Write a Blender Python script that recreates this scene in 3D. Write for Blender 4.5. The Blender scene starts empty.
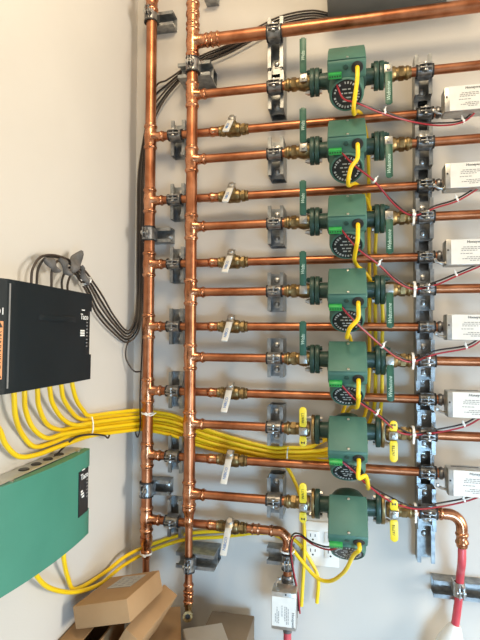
import bpy, bmesh, math, random
from mathutils import Vector as V, Matrix as Mx
random.seed(7)
S = bpy.context.scene
COL = S.collection
PI = math.pi

# ------------------------------------------------------------------ camera
CAM = V((0.598, -1.305, 1.25))
F = 480.0
YAW, PIT, ROL = math.radians(12.2025), math.radians(1.8721), math.radians(0.2529)
PY0 = 320 - 4.246
fw = V((-math.sin(YAW)*math.cos(PIT), math.cos(YAW)*math.cos(PIT), math.sin(PIT)))
r_ = V((math.cos(YAW), math.sin(YAW), 0.0))
u_ = r_.cross(fw)
c_, s_ = math.cos(ROL), math.sin(ROL)
RT, UP = c_*r_ + s_*u_, -s_*r_ + c_*u_
def ray(px, py):
    return ((px-240)/F)*RT - ((py-PY0)/F)*UP + fw
def at(px, py, Y):          # point of the place on the vertical plane y = Y
    d = ray(px, py); return CAM + d*((Y-CAM.y)/d.y)
def atx(px, py, X):         # on the plane x = X (left wall)
    d = ray(px, py); return CAM + d*((X-CAM.x)/d.x)
def atz(px, py, Z):         # on the level z = Z
    d = ray(px, py); return CAM + d*((Z-CAM.z)/d.z)
cam = bpy.data.objects.new('camera', bpy.data.cameras.new('camera'))
COL.objects.link(cam)
R3 = Mx((RT, UP, -fw)).transposed()
cam.matrix_world = Mx.Translation(CAM) @ R3.to_4x4()
cam.data.sensor_fit = 'AUTO'; cam.data.sensor_width = 36
cam.data.lens = F/640*36
cam.data.shift_y = -4.246/640
cam.data.clip_start = 0.02
S.camera = cam

# ------------------------------------------------------------------ materials
MAT = {}
def mat(name, col, rough=0.5, metal=0.0, col2=None, scale=30.0, bump=0.0, bscale=200.0, coat=0.0, rvar=0.0, stretch=None, spec=None, lo=0.35, hi=0.65):
    m = bpy.data.materials.new(name); m.use_nodes = True
    nt = m.node_tree; b = nt.nodes['Principled BSDF']
    b.inputs['Base Color'].default_value = (*col, 1)
    b.inputs['Roughness'].default_value = rough
    b.inputs['Metallic'].default_value = metal
    if spec is not None: b.inputs['Specular IOR Level'].default_value = spec
    if coat: b.inputs['Coat Weight'].default_value = coat; b.inputs['Coat Roughness'].default_value = 0.15
    tc = nt.nodes.new('ShaderNodeTexCoord')
    mp = nt.nodes.new('ShaderNodeMapping'); nt.links.new(tc.outputs['Object'], mp.inputs['Vector'])
    if stretch: mp.inputs['Scale'].default_value = stretch
    if col2 is not None or rvar:
        n = nt.nodes.new('ShaderNodeTexNoise'); n.inputs['Scale'].default_value = scale; n.inputs['Detail'].default_value = 5
        nt.links.new(mp.outputs['Vector'], n.inputs['Vector'])
        if col2 is not None:
            cr = nt.nodes.new('ShaderNodeValToRGB')
            cr.color_ramp.elements[0].position = lo; cr.color_ramp.elements[0].color = (*col, 1)
            cr.color_ramp.elements[1].position = hi; cr.color_ramp.elements[1].color = (*col2, 1)
            nt.links.new(n.outputs['Fac'], cr.inputs['Fac']); nt.links.new(cr.outputs['Color'], b.inputs['Base Color'])
        if rvar:
            mr = nt.nodes.new('ShaderNodeMapRange')
            mr.inputs['To Min'].default_value = rough-rvar; mr.inputs['To Max'].default_value = rough+rvar
            nt.links.new(n.outputs['Fac'], mr.inputs['Value']); nt.links.new(mr.outputs['Result'], b.inputs['Roughness'])
    if bump:
        n2 = nt.nodes.new('ShaderNodeTexNoise'); n2.inputs['Scale'].default_value = bscale; n2.inputs['Detail'].default_value = 3
        nt.links.new(tc.outputs['Object'], n2.inputs['Vector'])
        bp = nt.nodes.new('ShaderNodeBump'); bp.inputs['Strength'].default_value = bump; bp.inputs['Distance'].default_value = 0.002
        nt.links.new(n2.outputs['Fac'], bp.inputs['Height']); nt.links.new(bp.outputs['Normal'], b.inputs['Normal'])
    MAT[name] = m
    return m
mat('wall_paint', (0.59,0.563,0.52), 0.75, 0, (0.625,0.597,0.553), 3.0, 0.10, 320)
mat('floor_concrete', (0.32,0.31,0.30), 0.7, 0, (0.40,0.39,0.37), 6.0, 0.2, 60)
mat('ceiling_paint', (0.72,0.70,0.66), 0.8, 0, (0.76,0.74,0.70), 3.0)
mat('copper', (0.34,0.120,0.054), 0.37, 1.0, (0.52,0.220,0.112), 26, 0.05, 300, rvar=0.10)
mat('copper_fitting', (0.40,0.155,0.072), 0.27, 1.0, (0.66,0.32,0.18), 40, 0.05, 260, rvar=0.09)
mat('brass', (0.19,0.128,0.056), 0.42, 1.0, (0.40,0.29,0.14), 60, 0.12, 300, rvar=0.1)
mat('strap_steel', (0.20,0.20,0.20), 0.36, 0.9, (0.42,0.41,0.40), 70, rvar=0.1)
mat('galvanized', (0.22,0.23,0.235), 0.40, 0.85, (0.40,0.41,0.41), 55, 0.04, 200, rvar=0.1)
mat('dark_steel', (0.15,0.15,0.155), 0.38, 0.85, (0.28,0.28,0.29), 90, rvar=0.1)
mat('zinc', (0.42,0.42,0.40), 0.32, 0.9, (0.60,0.59,0.57), 120, rvar=0.1)
mat('stainless', (0.36,0.345,0.31), 0.36, 0.85, (0.52,0.50,0.46), 60, rvar=0.08)
mat('black_rubber', (0.014,0.014,0.015), 0.55, 0, (0.03,0.03,0.03), 80)
mat('black_plastic', (0.012,0.012,0.014), 0.35, 0, (0.02,0.02,0.02), 60)
mat('pump_green', (0.056,0.155,0.120), 0.50, 0, (0.068,0.178,0.138), 18, 0.05, 160)
mat('pump_cast_green', (0.014,0.050,0.040), 0.42, 0, (0.024,0.078,0.060), 50, 0.25, 220, coat=0.1)
mat('lever_green', (0.022,0.095,0.062), 0.42, 0, (0.032,0.13,0.088), 60, 0.03)
mat('connector_green', (0.03,0.36,0.07), 0.4, 0, (0.05,0.44,0.10), 90)
mat('enclosure_green', (0.050,0.225,0.160), 0.40, 0, (0.057,0.245,0.175), 9, 0.04, 500)
mat('enclosure_navy', (0.005,0.010,0.0135), 0.5, 0, (0.0065,0.012,0.016), 9, 0.05, 500, spec=0.3)
mat('enclosure_grey', (0.15,0.16,0.155), 0.5, 0.2, (0.18,0.19,0.185), 10)
mat('base_metal', (0.52,0.52,0.49), 0.4, 0.6, (0.60,0.60,0.57), 20)
mat('yellow_jacket', (0.86,0.57,0.008), 0.40, 0, (0.92,0.64,0.012), 12, 0.05, 120)
mat('yellow_plastic', (0.82,0.62,0.02), 0.38, 0, (0.86,0.68,0.04), 40)
mat('red_wire', (0.30,0.014,0.028), 0.42, 0, (0.38,0.02,0.036), 20)
mat('black_wire', (0.016,0.012,0.012), 0.45, 0, (0.03,0.022,0.022), 20)
mat('dark_jacket', (0.016,0.012,0.010), 0.5, 0, (0.030,0.023,0.019), 16)
mat('brown_jacket', (0.035,0.024,0.018), 0.5, 0, (0.06,0.043,0.033), 16)
mat('red_pipe', (0.50,0.035,0.055), 0.35, 0, (0.62,0.10,0.12), 60, stretch=(1,1,.2))
mat('white_plastic', (0.80,0.80,0.78), 0.45, 0, (0.84,0.84,0.82), 30)
mat('grip_coating', (0.60,0.59,0.555), 0.45, 0, (0.66,0.65,0.61), 40)
mat('white_label', (0.70,0.70,0.67), 0.5, 0, (0.75,0.75,0.72), 50)
mat('actuator_metal', (0.46,0.45,0.43), 0.36, 0.75, (0.60,0.59,0.56), 70, rvar=0.08)
mat('print_grey', (0.25,0.25,0.25), 0.6, 0, (0.3,0.3,0.3), 50)
mat('print_dim', (0.40,0.42,0.41), 0.5, 0, (0.5,0.52,0.5), 60)
mat('print_black', (0.02,0.02,0.02), 0.6, 0, (0.03,0.03,0.03), 50)
mat('print_white', (0.82,0.84,0.82), 0.5, 0, (0.86,0.87,0.86), 50)
mat('print_mint', (0.50,0.70,0.62), 0.5, 0, (0.58,0.76,0.68), 50)
mat('print_blue', (0.02,0.14,0.42), 0.5, 0, (0.03,0.18,0.48), 50)
mat('warning_orange', (0.72,0.30,0.12), 0.5, 0, (0.76,0.34,0.15), 50)
mat('grey_sleeve', (0.085,0.080,0.076), 0.7, 0, (0.15,0.14,0.135), 40, 0.3, 150)
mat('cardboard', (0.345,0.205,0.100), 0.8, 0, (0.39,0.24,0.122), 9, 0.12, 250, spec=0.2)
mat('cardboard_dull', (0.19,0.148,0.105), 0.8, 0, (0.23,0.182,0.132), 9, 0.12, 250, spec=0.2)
mat('paper_grey', (0.36,0.34,0.315), 0.7, 0, (0.41,0.39,0.36), 12, 0.1, 200)
mat('carton_tape', (0.34,0.215,0.115), 0.45, 0, (0.38,0.24,0.13), 30)

# ------------------------------------------------------------------ mesh building
class MB:
    def __init__(s): s.bm = bmesh.new()
    def add(s, vs, fs):
        b = [s.bm.verts.new(v) for v in vs]
        for f in fs:
            try: s.bm.faces.new([b[i] for i in f])
            except ValueError: pass
        return s
    def box(s, c, size, M=None, bev=0.0):
        t = bmesh.new(); bmesh.ops.create_cube(t, size=1.0)
        for v in t.verts: v.co = V((v.co.x*size[0], v.co.y*size[1], v.co.z*size[2]))
        if bev: bmesh.ops.bevel(t, geom=list(t.edges), offset=bev, segments=2, affect='EDGES', profile=0.5)
        MM = Mx.Translation(V(c)) @ (M.to_4x4() if M is not None else Mx.Identity(4))
        return s.merge(t, MM)
    def merge(s, t, MM=None):
        mp = {}
        for v in t.verts: mp[v] = s.bm.verts.new(MM @ v.co if MM is not None else v.co)
        for f in t.faces:
            try: s.bm.faces.new([mp[v] for v in f.verts])
            except ValueError: pass
        t.free(); return s
    def lathe(s, p0, d, prof, seg=20, caps=True):
        p0 = V(p0); d = V(d).normalized()
        a = d.orthogonal().normalized(); b = d.cross(a)
        rings = []
        for t, r in prof:
            rings.append([s.bm.verts.new(p0 + d*t + (a*math.cos(2*PI*i/seg) + b*math.sin(2*PI*i/seg))*max(r, 1e-5)) for i in range(seg)])
        for k in range(len(rings)-1):
            for i in range(seg):
                j = (i+1) % seg
                s.bm.faces.new((rings[k][i], rings[k][j], rings[k+1][j], rings[k+1][i]))
        if caps:
            s.bm.faces.new(rings[0][::-1]); s.bm.faces.new(rings[-1])
        return s
    def cyl(s, p0, p1, r, r1=None, seg=20):
        p0, p1 = V(p0), V(p1); d = p1-p0
        return s.lathe(p0, d, [(0, r), (d.length, r if r1 is None else r1)], seg)
    def ring(s, p0, p1, ri, ro, seg=24):
        p0, p1 = V(p0), V(p1); d = p1-p0; L = d.length
        return s.lathe(p0, d, [(0, ri), (0, ro), (L, ro), (L, ri), (0, ri)], seg, caps=False)
    def tube(s, pts, r, seg=8, sub=6, smooth=True, caps=True):
        pts = [V(p) for p in pts]
        if smooth and len(pts) > 2: pts = catmull(pts, sub)
        n = len(pts); tn = []
        for i in range(n):
            a = pts[max(i-1, 0)]; b = pts[min(i+1, n-1)]
            tn.append((b-a).normalized())
        a = tn[0].orthogonal().normalized(); rings = []
        for i in range(n):
            a = (a - tn[i]*a.dot(tn[i])).normalized(); b = tn[i].cross(a)
            rr = r(i/(n-1)) if callable(r) else r
            rings.append([s.bm.verts.new(pts[i] + (a*math.cos(2*PI*k/seg) + b*math.sin(2*PI*k/seg))*rr) for k in range(seg)])
        for i in range(n-1):
            for k in range(seg):
                j = (k+1) % seg
                s.bm.faces.new((rings[i][k], rings[i][j], rings[i+1][j], rings[i+1][k]))
        if caps: s.bm.faces.new(rings[0][::-1]); s.bm.faces.new(rings[-1])
        return s
    def prism(s, outline, M, t0, t1, bev=0.0):
        t = bmesh.new()
        a = [t.verts.new((x, y, t0)) for x, y in outline]; b = [t.verts.new((x, y, t1)) for x, y in outline]
        n = len(a)
        t.faces.new(a[::-1]); t.faces.new(b)
        for i in range(n): t.faces.new((a[i], a[(i+1) % n], b[(i+1) % n], b[i]))
        bmesh.ops.recalc_face_normals(t, faces=t.faces)
        if bev: bmesh.ops.bevel(t, geom=[e for e in t.edges if e.calc_face_angle(0) > 0.6], offset=bev, segments=2, affect='EDGES', profile=0.5)
        return s.merge(t, M.to_4x4())
    def sphere(s, c, r, sx=1, sy=1, sz=1, seg=14):
        t = bmesh.new(); bmesh.ops.create_uvsphere(t, u_segments=seg, v_segments=max(6, seg//2), radius=r)
        return s.merge(t, Mx.Translation(V(c)) @ Mx.Diagonal((sx, sy, sz, 1)))
    def mesh(s, name, m, angle=35, center=False):
        bmesh.ops.recalc_face_normals(s.bm, faces=s.bm.faces)
        me = bpy.data.meshes.new(name)
        off = V((0, 0, 0))
        if center:
            lo = V([min(v.co[i] for v in s.bm.verts) for i in range(3)]); hi = V([max(v.co[i] for v in s.bm.verts) for i in range(3)])
            off = (lo+hi)/2; off.z = lo.z
            for v in s.bm.verts: v.co -= off
        s.bm.to_mesh(me); s.bm.free()
        me.materials.append(MAT[m])
        me.polygons.foreach_set('use_smooth', [True]*len(me.polygons))
        me.set_sharp_from_angle(angle=math.radians(angle))
        return me, off
    def build(s, name, m, parent=None, angle=35):
        me, off = s.mesh(name, m, angle, center=parent is None)
        o = bpy.data.objects.new(name, me); COL.objects.link(o)
        o.location = off
        if parent is not None: o.parent = parent
        return o

def catmull(pts, sub=6):
    out = []; n = len(pts)
    for i in range(n-1):
        p0 = pts[i-1] if i else pts[0]*2-pts[1]; p1 = pts[i]; p2 = pts[i+1]
        p3 = pts[i+2] if i+2 < n else pts[-1]*2-pts[-2]
        for k in range(sub):
            t = k/sub
            out.append(0.5*((2*p1) + (p2-p0)*t + (2*p0-5*p1+4*p2-p3)*t*t + (3*p1-p0-3*p2+p3)*t**3))
    out.append(pts[-1]); return out
def tag(o, label, cat, group=None):
    o['label'] = label; o['category'] = cat
    if group: o['group'] = group
    return o
def empty(name, loc, label, cat, group=None):
    o = bpy.data.objects.new(name, None); COL.objects.link(o); o.location = loc
    o.empty_display_size = 0.02
    return tag(o, label, cat, group)
KIDS = {}
def dup(root, loc, label, group=None, rot=None):
    r = root.copy(); COL.objects.link(r); r.location = loc
    if rot is not None: r.rotation_euler = rot
    r['label'] = label
    if group: r['group'] = group
    for ch in list(root.children):
        c = ch.copy(); COL.objects.link(c); c.parent = r
        for g in list(ch.children):
            d = g.copy(); COL.objects.link(d); d.parent = c
    return r
def struct(name, mb, m):
    o = mb.build(name, m); o['kind'] = 'structure'; return o
def frame(ex, ey, ez, o=(0, 0, 0)):
    m = Mx((V(ex), V(ey), V(ez))).transposed().to_4x4(); return Mx.Translation(V(o)) @ m
def text_mb(txt, size, M, depth=0.0004, shear=0.0, sx=1.0):
    cu = bpy.data.curves.new('lettering', 'FONT'); cu.body = txt; cu.size = size
    cu.align_x = 'CENTER'; cu.align_y = 'CENTER'; cu.extrude = depth; cu.resolution_u = 2; cu.shear = shear
    o = bpy.data.objects.new('lettering', cu); COL.objects.link(o)
    dg = bpy.context.evaluated_depsgraph_get(); dg.update()
    me = bpy.data.meshes.new_from_object(o.evaluated_get(dg))
    bpy.data.objects.remove(o); bpy.data.curves.remove(cu)
    mb = MB(); t = bmesh.new(); t.from_mesh(me); bpy.data.meshes.remove(me)
    for v in t.verts: v.co.x *= sx
    return mb.merge(t, M)

# ------------------------------------------------------------------ room shell
struct('wall_back', MB().box((1.6, 0.05, 1.3), (3.4, 0.1, 2.6)), 'wall_paint')
struct('wall_left', MB().box((-0.05, -1.9, 1.3), (0.1, 4.0, 2.6)), 'wall_paint')
struct('wall_right', MB().box((3.25, -1.9, 1.3), (0.1, 4.0, 2.6)), 'wall_paint')
struct('floor', MB().box((1.6, -1.9, -0.05), (3.4, 4.0, 0.1)), 'floor_concrete')
struct('ceiling', MB().box((1.6, -1.9, 2.65), (3.4, 4.0, 0.1)), 'ceiling_paint')

# ------------------------------------------------------------------ dimensions
YR, YS = -0.055, -0.090                      # return and supply pipe planes
CH = 0.0375                                  # strut channel depth
R1, R34 = 0.0149, 0.0111                     # 1 inch and 3/4 inch tube radii
ZS = [CAM.z+v for v in (0.6347, 0.4588, 0.2779, 0.1034, -0.0679, -0.2425, -0.4246)]
ZR = [CAM.z+v for v in (0.5449, 0.3642, 0.1859, 0.0130, -0.1637, -0.3405, -0.5150)]
XL = at(148.8, 300, YR).x
XS = at(190.7, 300, YS).x
ORD = ['topmost', 'second from the top', 'third from the top', 'middle', 'third from the bottom', 'second from the bottom', 'lowest']

def press(mb, p, d, r, L=0.017):
    """a rolled press-fitting end, opening towards d"""
    mb.lathe(p, d, [(0, r+.0014), (L*.35, r+.0014), (L*.45, r+.0032), (L*.62, r+.0040), (L*.78, r+.0032), (L*.86, r+.0016), (L, r+.0014), (L, r*.97)], 24)
def coupling(mb, p, d, r, half=.022):
    p = V(p); d = V(d).normalized()
    press(mb, p, d, r, half); press(mb, p, -d, r, half)
def tee(c, r, rb, half, stub, bd=(1, 0, 0)):
    mb = MB(); c = V(c); bd = V(bd)
    z = V((0, 0, 1))
    mb.lathe(c-z*(half-.017), z, [(0, r+.0014), (half*.25, r+.0022), (half-.017, r+.0034), (2*(half-.017)-half*.25, r+.0022), (2*(half-.017), r+.0014)], 24)
    press(mb, c+z*(half-.017), z, r); press(mb, c-z*(half-.017), -z, r)
    mb.lathe(c+bd*(r*.55), bd, [(0, rb+.006), (r*.55, rb+.003), (stub-.015-r*.55, rb+.0014)], 20)
    press(mb, c+bd*(stub-.015), bd, rb, .015)
    return mb

# ------------------------------------------------------------------ risers
rl = empty('copper_riser', (XL, YR, 0.62), 'thick copper riser pipe nearest the left wall, with seven tees on its right side', 'pipe')
rb = empty('copper_riser', (XS, YS, 0.60), 'thick copper riser pipe second from the left wall, ending in a brass drain valve', 'pipe')
ol, ob = V(rl.location), V(rb.location)
zb = at(147, 541, YR).z
MB().cyl(V((XL, YR, zb))-ol, V((XL, YR, 2.59))-ol, R1, seg=28).build('pipe', 'copper', rl)
for z in ZR:
    tee(V((XL, YR, z))-ol, R1, R34, .036, .041).build('tee_fitting', 'copper_fitting', rl)
for py in (5,):
    mb = MB(); coupling(mb, V((XL, YR, at(151, py, YR).z))-ol, (0, 0, 1), R1, .026); mb.build('coupling', 'copper_fitting', rl)
# reducer and thin tail of the left riser
mb = MB(); zt = zb
mb.lathe(V((XL, YR, zt+.012))-ol, (0, 0, -1), [(0, R1+.002), (.016, R1+.0024), (.026, .0125), (.034, .0125), (.036, .0140), (.044, .0145), (.048, .0125), (.058, .0115)], 24)
mb.build('reducer', 'copper_fitting', rl)
MB().cyl(V((XL, YR, zt-.044))-ol, V((XL, YR, 0.585))-ol, .0095, seg=20).build('tail_pipe', 'copper', rl)
# right riser
zr7 = ZS[6]
MB().cyl(V((XS, YS, zr7-.03))-ob, V((XS, YS, 2.59))-ob, R1, seg=28).build('pipe', 'copper', rb)
ztop = at(193, 42, YS).z
tee(V((XS, YS, ztop))-ob, R1, R1, .041, .046).build('tee_fitting', 'copper_fitting', rb)
for z in ZS[:6]:
    tee(V((XS, YS, z))-ob, R1, R34, .036, .040).build('tee_fitting', 'copper_fitting', rb)
tee(V((XS, YS, zr7))-ob, R1, R34+.001, .036, .044).build('tee_fitting', 'copper_fitting', rb)
for py in (9, 20):
    mb = MB(); coupling(mb, V((XS, YS, at(193, py, YS).z))-ob, (0, 0, 1), R1, .020); mb.build('coupling', 'copper_fitting', rb)
mb = MB()
mb.lathe(V((XS, YS, zr7-.034))-ob, (0, 0, -1), [(0, R1+.0015), (.006, R1+.003), (.012, R1+.001), (.022, .0125), (.03, .0122), (.034, .0138), (.04, .0138), (.044, .0118), (.052, .0112)], 24)
mb.build('reducer', 'copper_fitting', rb)
zd = at(189, 606, YS).z
MB().cyl(V((XS, YS, zd))-ob, V((XS, YS, zr7-.08))-ob, .0100, seg=22).build('drain_pipe', 'copper', rb)
for py in (588, 598):
    mb = MB(); coupling(mb, V((XS, YS, at(189, py, YS).z))-ob, (0, 0, 1), .0100, .013); mb.build('coupling', 'copper_fitting', rb)
mb = MB(); pz = V((XS, YS, zd))-ob
mb.lathe(pz+V((0, 0, .012)), (0, 0, -1), [(0, .0125), (.01, .013), (.012, .010), (.02, .010)], 6)
mb.sphere(pz+V((0, 0, -.022)), .0125)
dd = V((.22, -.88, .30)).normalized(); pc = pz+V((0, 0, -.022))
mb.ring(pc+dd*.010, pc+dd*.026, .0068, .0128, 20)
mb.cyl(pc, pc+dd*.018, .0095)
dv = mb.build('drain_valve', 'brass', rb)
MB().cyl(pc+dd*.0182, pc+dd*.0195, .0062).build('bore_shade', 'black_plastic', dv)  # black disc: the shade inside the open outlet, put in as colour

# ------------------------------------------------------------------ strut channel brackets with cushion clamps
def channel(mb, M, L, d=CH):
    """U channel: local x across, y out of the wall, z along"""
    w = .0205; o = [(-w, 0), (w, 0), (w, d), (.0115, d), (.0115, d-.007), (.0138, d-.007), (.0138, d-.0025), (w-.0025, d-.0025), (w-.0025, .0025),
         (-w+.0025, .0025), (-w+.0025, d-.0025), (-.0138, d-.0025), (-.0138, d-.007), (-.0115, d-.007), (-.0115, d), (-w, d)]
    mb.prism(o, M, -L/2, L/2)
def clamp_parts(parent, c, axis, rp, seat, cushion=True, smat='strap_steel'):
    """cushion clamp round a tube of radius rp at c (local), back at y = seat"""
    c = V(c); ax = V(axis); t = V((0, 0, 1)) if abs(ax.x) > .5 else V((1, 0, 0))
    if cushion:
        for q in (-1, 1): MB().ring(c+ax*q*.0165, c+ax*q*.0205, rp+.0010, rp+.0044).build('cushion', 'black_rubber', parent)
    mb = MB(); mb.ring(c-ax*.0164, c+ax*.0164, rp+.0010, rp+.0032)
    M = frame(ax, (0, 1, 0), ax.cross(V((0, 1, 0))))
    for s in (-1, 1):
        mb.box(c+t*s*(rp+.0022)+V((0, (seat-c.y)/2, 0)), (.029, abs(seat-c.y)+.006, .0025), M)
        mb.box(c+t*s*.0042+V((0, -rp-.0092, 0)), (.027, .017, .0024), M, .0006)
    st = mb.build('strap', smat, parent)
    mb = MB(); y = -rp-.0095
    mb.lathe(c-t*.011+V((0, y, 0)), t, [(0, .0052), (.001, .0060), (.0045, .0060), (.0055, .0030), (.017, .0030), (.0172, .0058), (.021, .0058)], 12)
    mb.build('screw', 'zinc', st)
def bolt_parts(parent, p, r=.0075):
    mb = MB(); p = V(p)
    mb.lathe(p, (0, -1, 0), [(0, r*1.35), (.0018, r*1.35), (.0019, r), (.006, r*.95), (.0075, r*.6)], 6 if r > .008 else 14)
    mb.build('bolt', 'zinc', parent)
def bracket(px, py, Y, rp, axis, layers, L, label, group, cen=0.0, name='strut_bracket'):
    """short strut piece on the back wall carrying a clamp; axis is the tube direction"""
    p = at(px, py, Y)
    return bracket_at(p, Y, rp, axis, layers, L, label, group, cen, name)
def bracket_at(p, Y, rp, axis, layers, L, label, group, cen=0.0, name='strut_bracket', clamp=True):
    e = empty(name, (p.x, 0, p.z), label, 'bracket', group)
    ax = V((1, 0, 0)) if axis == 'x' else V((0, 0, 1))
    along = V((0, 0, 1)) if axis == 'x' else V((1, 0, 0))
    across = along.cross(V((0, -1, 0))) * -1
    for k in range(layers):
        M = frame(V((0, -1, 0)).cross(along), (0, -1, 0), along, along*cen+V((0, -0.0004-k*CH, 0)))
        mb = MB(); channel(mb, M, L); mb.build('channel', 'galvanized', e)
    yb = -(layers-1)*CH-.003
    for s in ((-1, 1) if axis == 'x' else (1,)):
        bolt_parts(e, along*(cen+s*L*.31)+V((0, yb, 0)), .0075)
    if clamp: clamp_parts(e, (0, Y, 0), ax, rp, -layers*CH)
    return e
for k in range(7):
    bracket_at(V((at(274.5, 290, YS).x, 0, ZS[k])), YS, R34, 'x', 2, .100,
        'deep strut bracket clamping the supply pipe left of the %s pump' % ORD[k], 'supply strut brackets left of the pumps')
    bracket_at(V((at(174.3, 290, YR).x, 0, ZR[k])), YR, R34, 'x', 1, .100,
        'short strut bracket between the two copper risers, %s of seven' % ORD[k], 'strut brackets between the risers')
pt = at(274.5, 33, YS)
bracket_at(pt, YS, R1+.001, 'x', 2, .135, 'tall strut bracket clamping the thick top copper pipe', None, -.015)
for px, py, lab, cen in ((151, 16, 'near the ceiling end', .019), (148.5, 234, 'at mid height', .018), (146.5, 489, 'below the yellow cable bundle', .018)):
    bracket(px, py, YR, R1, 'z', 1, .080, 'horizontal strut bracket clamping the left copper riser %s' % lab, 'strut brackets on the left riser', cen)
bracket(192.7, 66, YS, R1, 'z', 2, .092, 'deep horizontal strut bracket clamping the second riser under its top tee', 'strut brackets on the second riser', -.002)
bracket(189.3, 564, YS, .0100, 'z', 2, .105, 'deep horizontal strut bracket clamping the thin drain pipe above the cartons', 'strut brackets on the second riser', .010)
e = bracket_at(at(211.5, -5, -.02), YR, R1, 'z', 1, .036, 'small strut offcut on the back wall at the top edge, above the thick pipe', None, 0, 'strut_offcut', False)

# long vertical strut on the right, with its spacers and clamps
xs = at(424.3, 320, -CH).x
z0, z1 = at(425, 563, -CH).z, ZS[0]+.045
ls = empty('strut_channel', (xs, 0, z0), 'long vertical galvanized strut channel behind all the pipes right of the pumps', 'strut')
mb = MB(); channel(mb, frame((1, 0, 0), (0, -1, 0), (0, 0, 1), (0, -.0004, (z1-z0)/2)), z1-z0); mb.build('channel', 'galvanized', ls)
for z in (.06, .25, .45, .65, .85, 1.02): bolt_parts(ls, (0, -.003, z), .0075)
for k in range(7):
    e = empty('strut_spacer', (xs-.003, -CH-.0005, ZS[k]), 'strut spacer on the long strut clamping the %s supply pipe' % ORD[k], 'bracket', 'spacers on the long strut')
    mb = MB(); channel(mb, frame((1, 0, 0), (0, -1, 0), (0, 0, 1)), .100); mb.build('channel', 'galvanized', e)
    for s in (-1, 1): bolt_parts(e, (0, -.003, s*.031), .0085)
    clamp_parts(e, (0, YS+CH+.0005, 0), V((1, 0, 0)), R34, -CH)
    if k < 6:
        e = empty('pipe_clamp', (xs+.002, -CH-.0005, ZR[k]), 'black cushioned clamp holding the %s return pipe on the long strut' % ORD[k], 'clamp', 'clamps on the long strut')
        clamp_parts(e, (0, YR+CH+.0005, 0), V((1, 0, 0)), R34, -.001)

# ------------------------------------------------------------------ pumps
XP = at(346.9, 290, YS).x
c45 = math.sqrt(.5)
AM = V((0, -c45, -c45)); AN = V((0, -c45, c45))          # motor axis, box-cover direction
def L3(x, m, n): return V((x, 0, 0)) + AM*m + AN*n
PF = frame((1, 0, 0), AN, AM)     # local: x, n, m ... (x, y=n, z=m)
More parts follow.
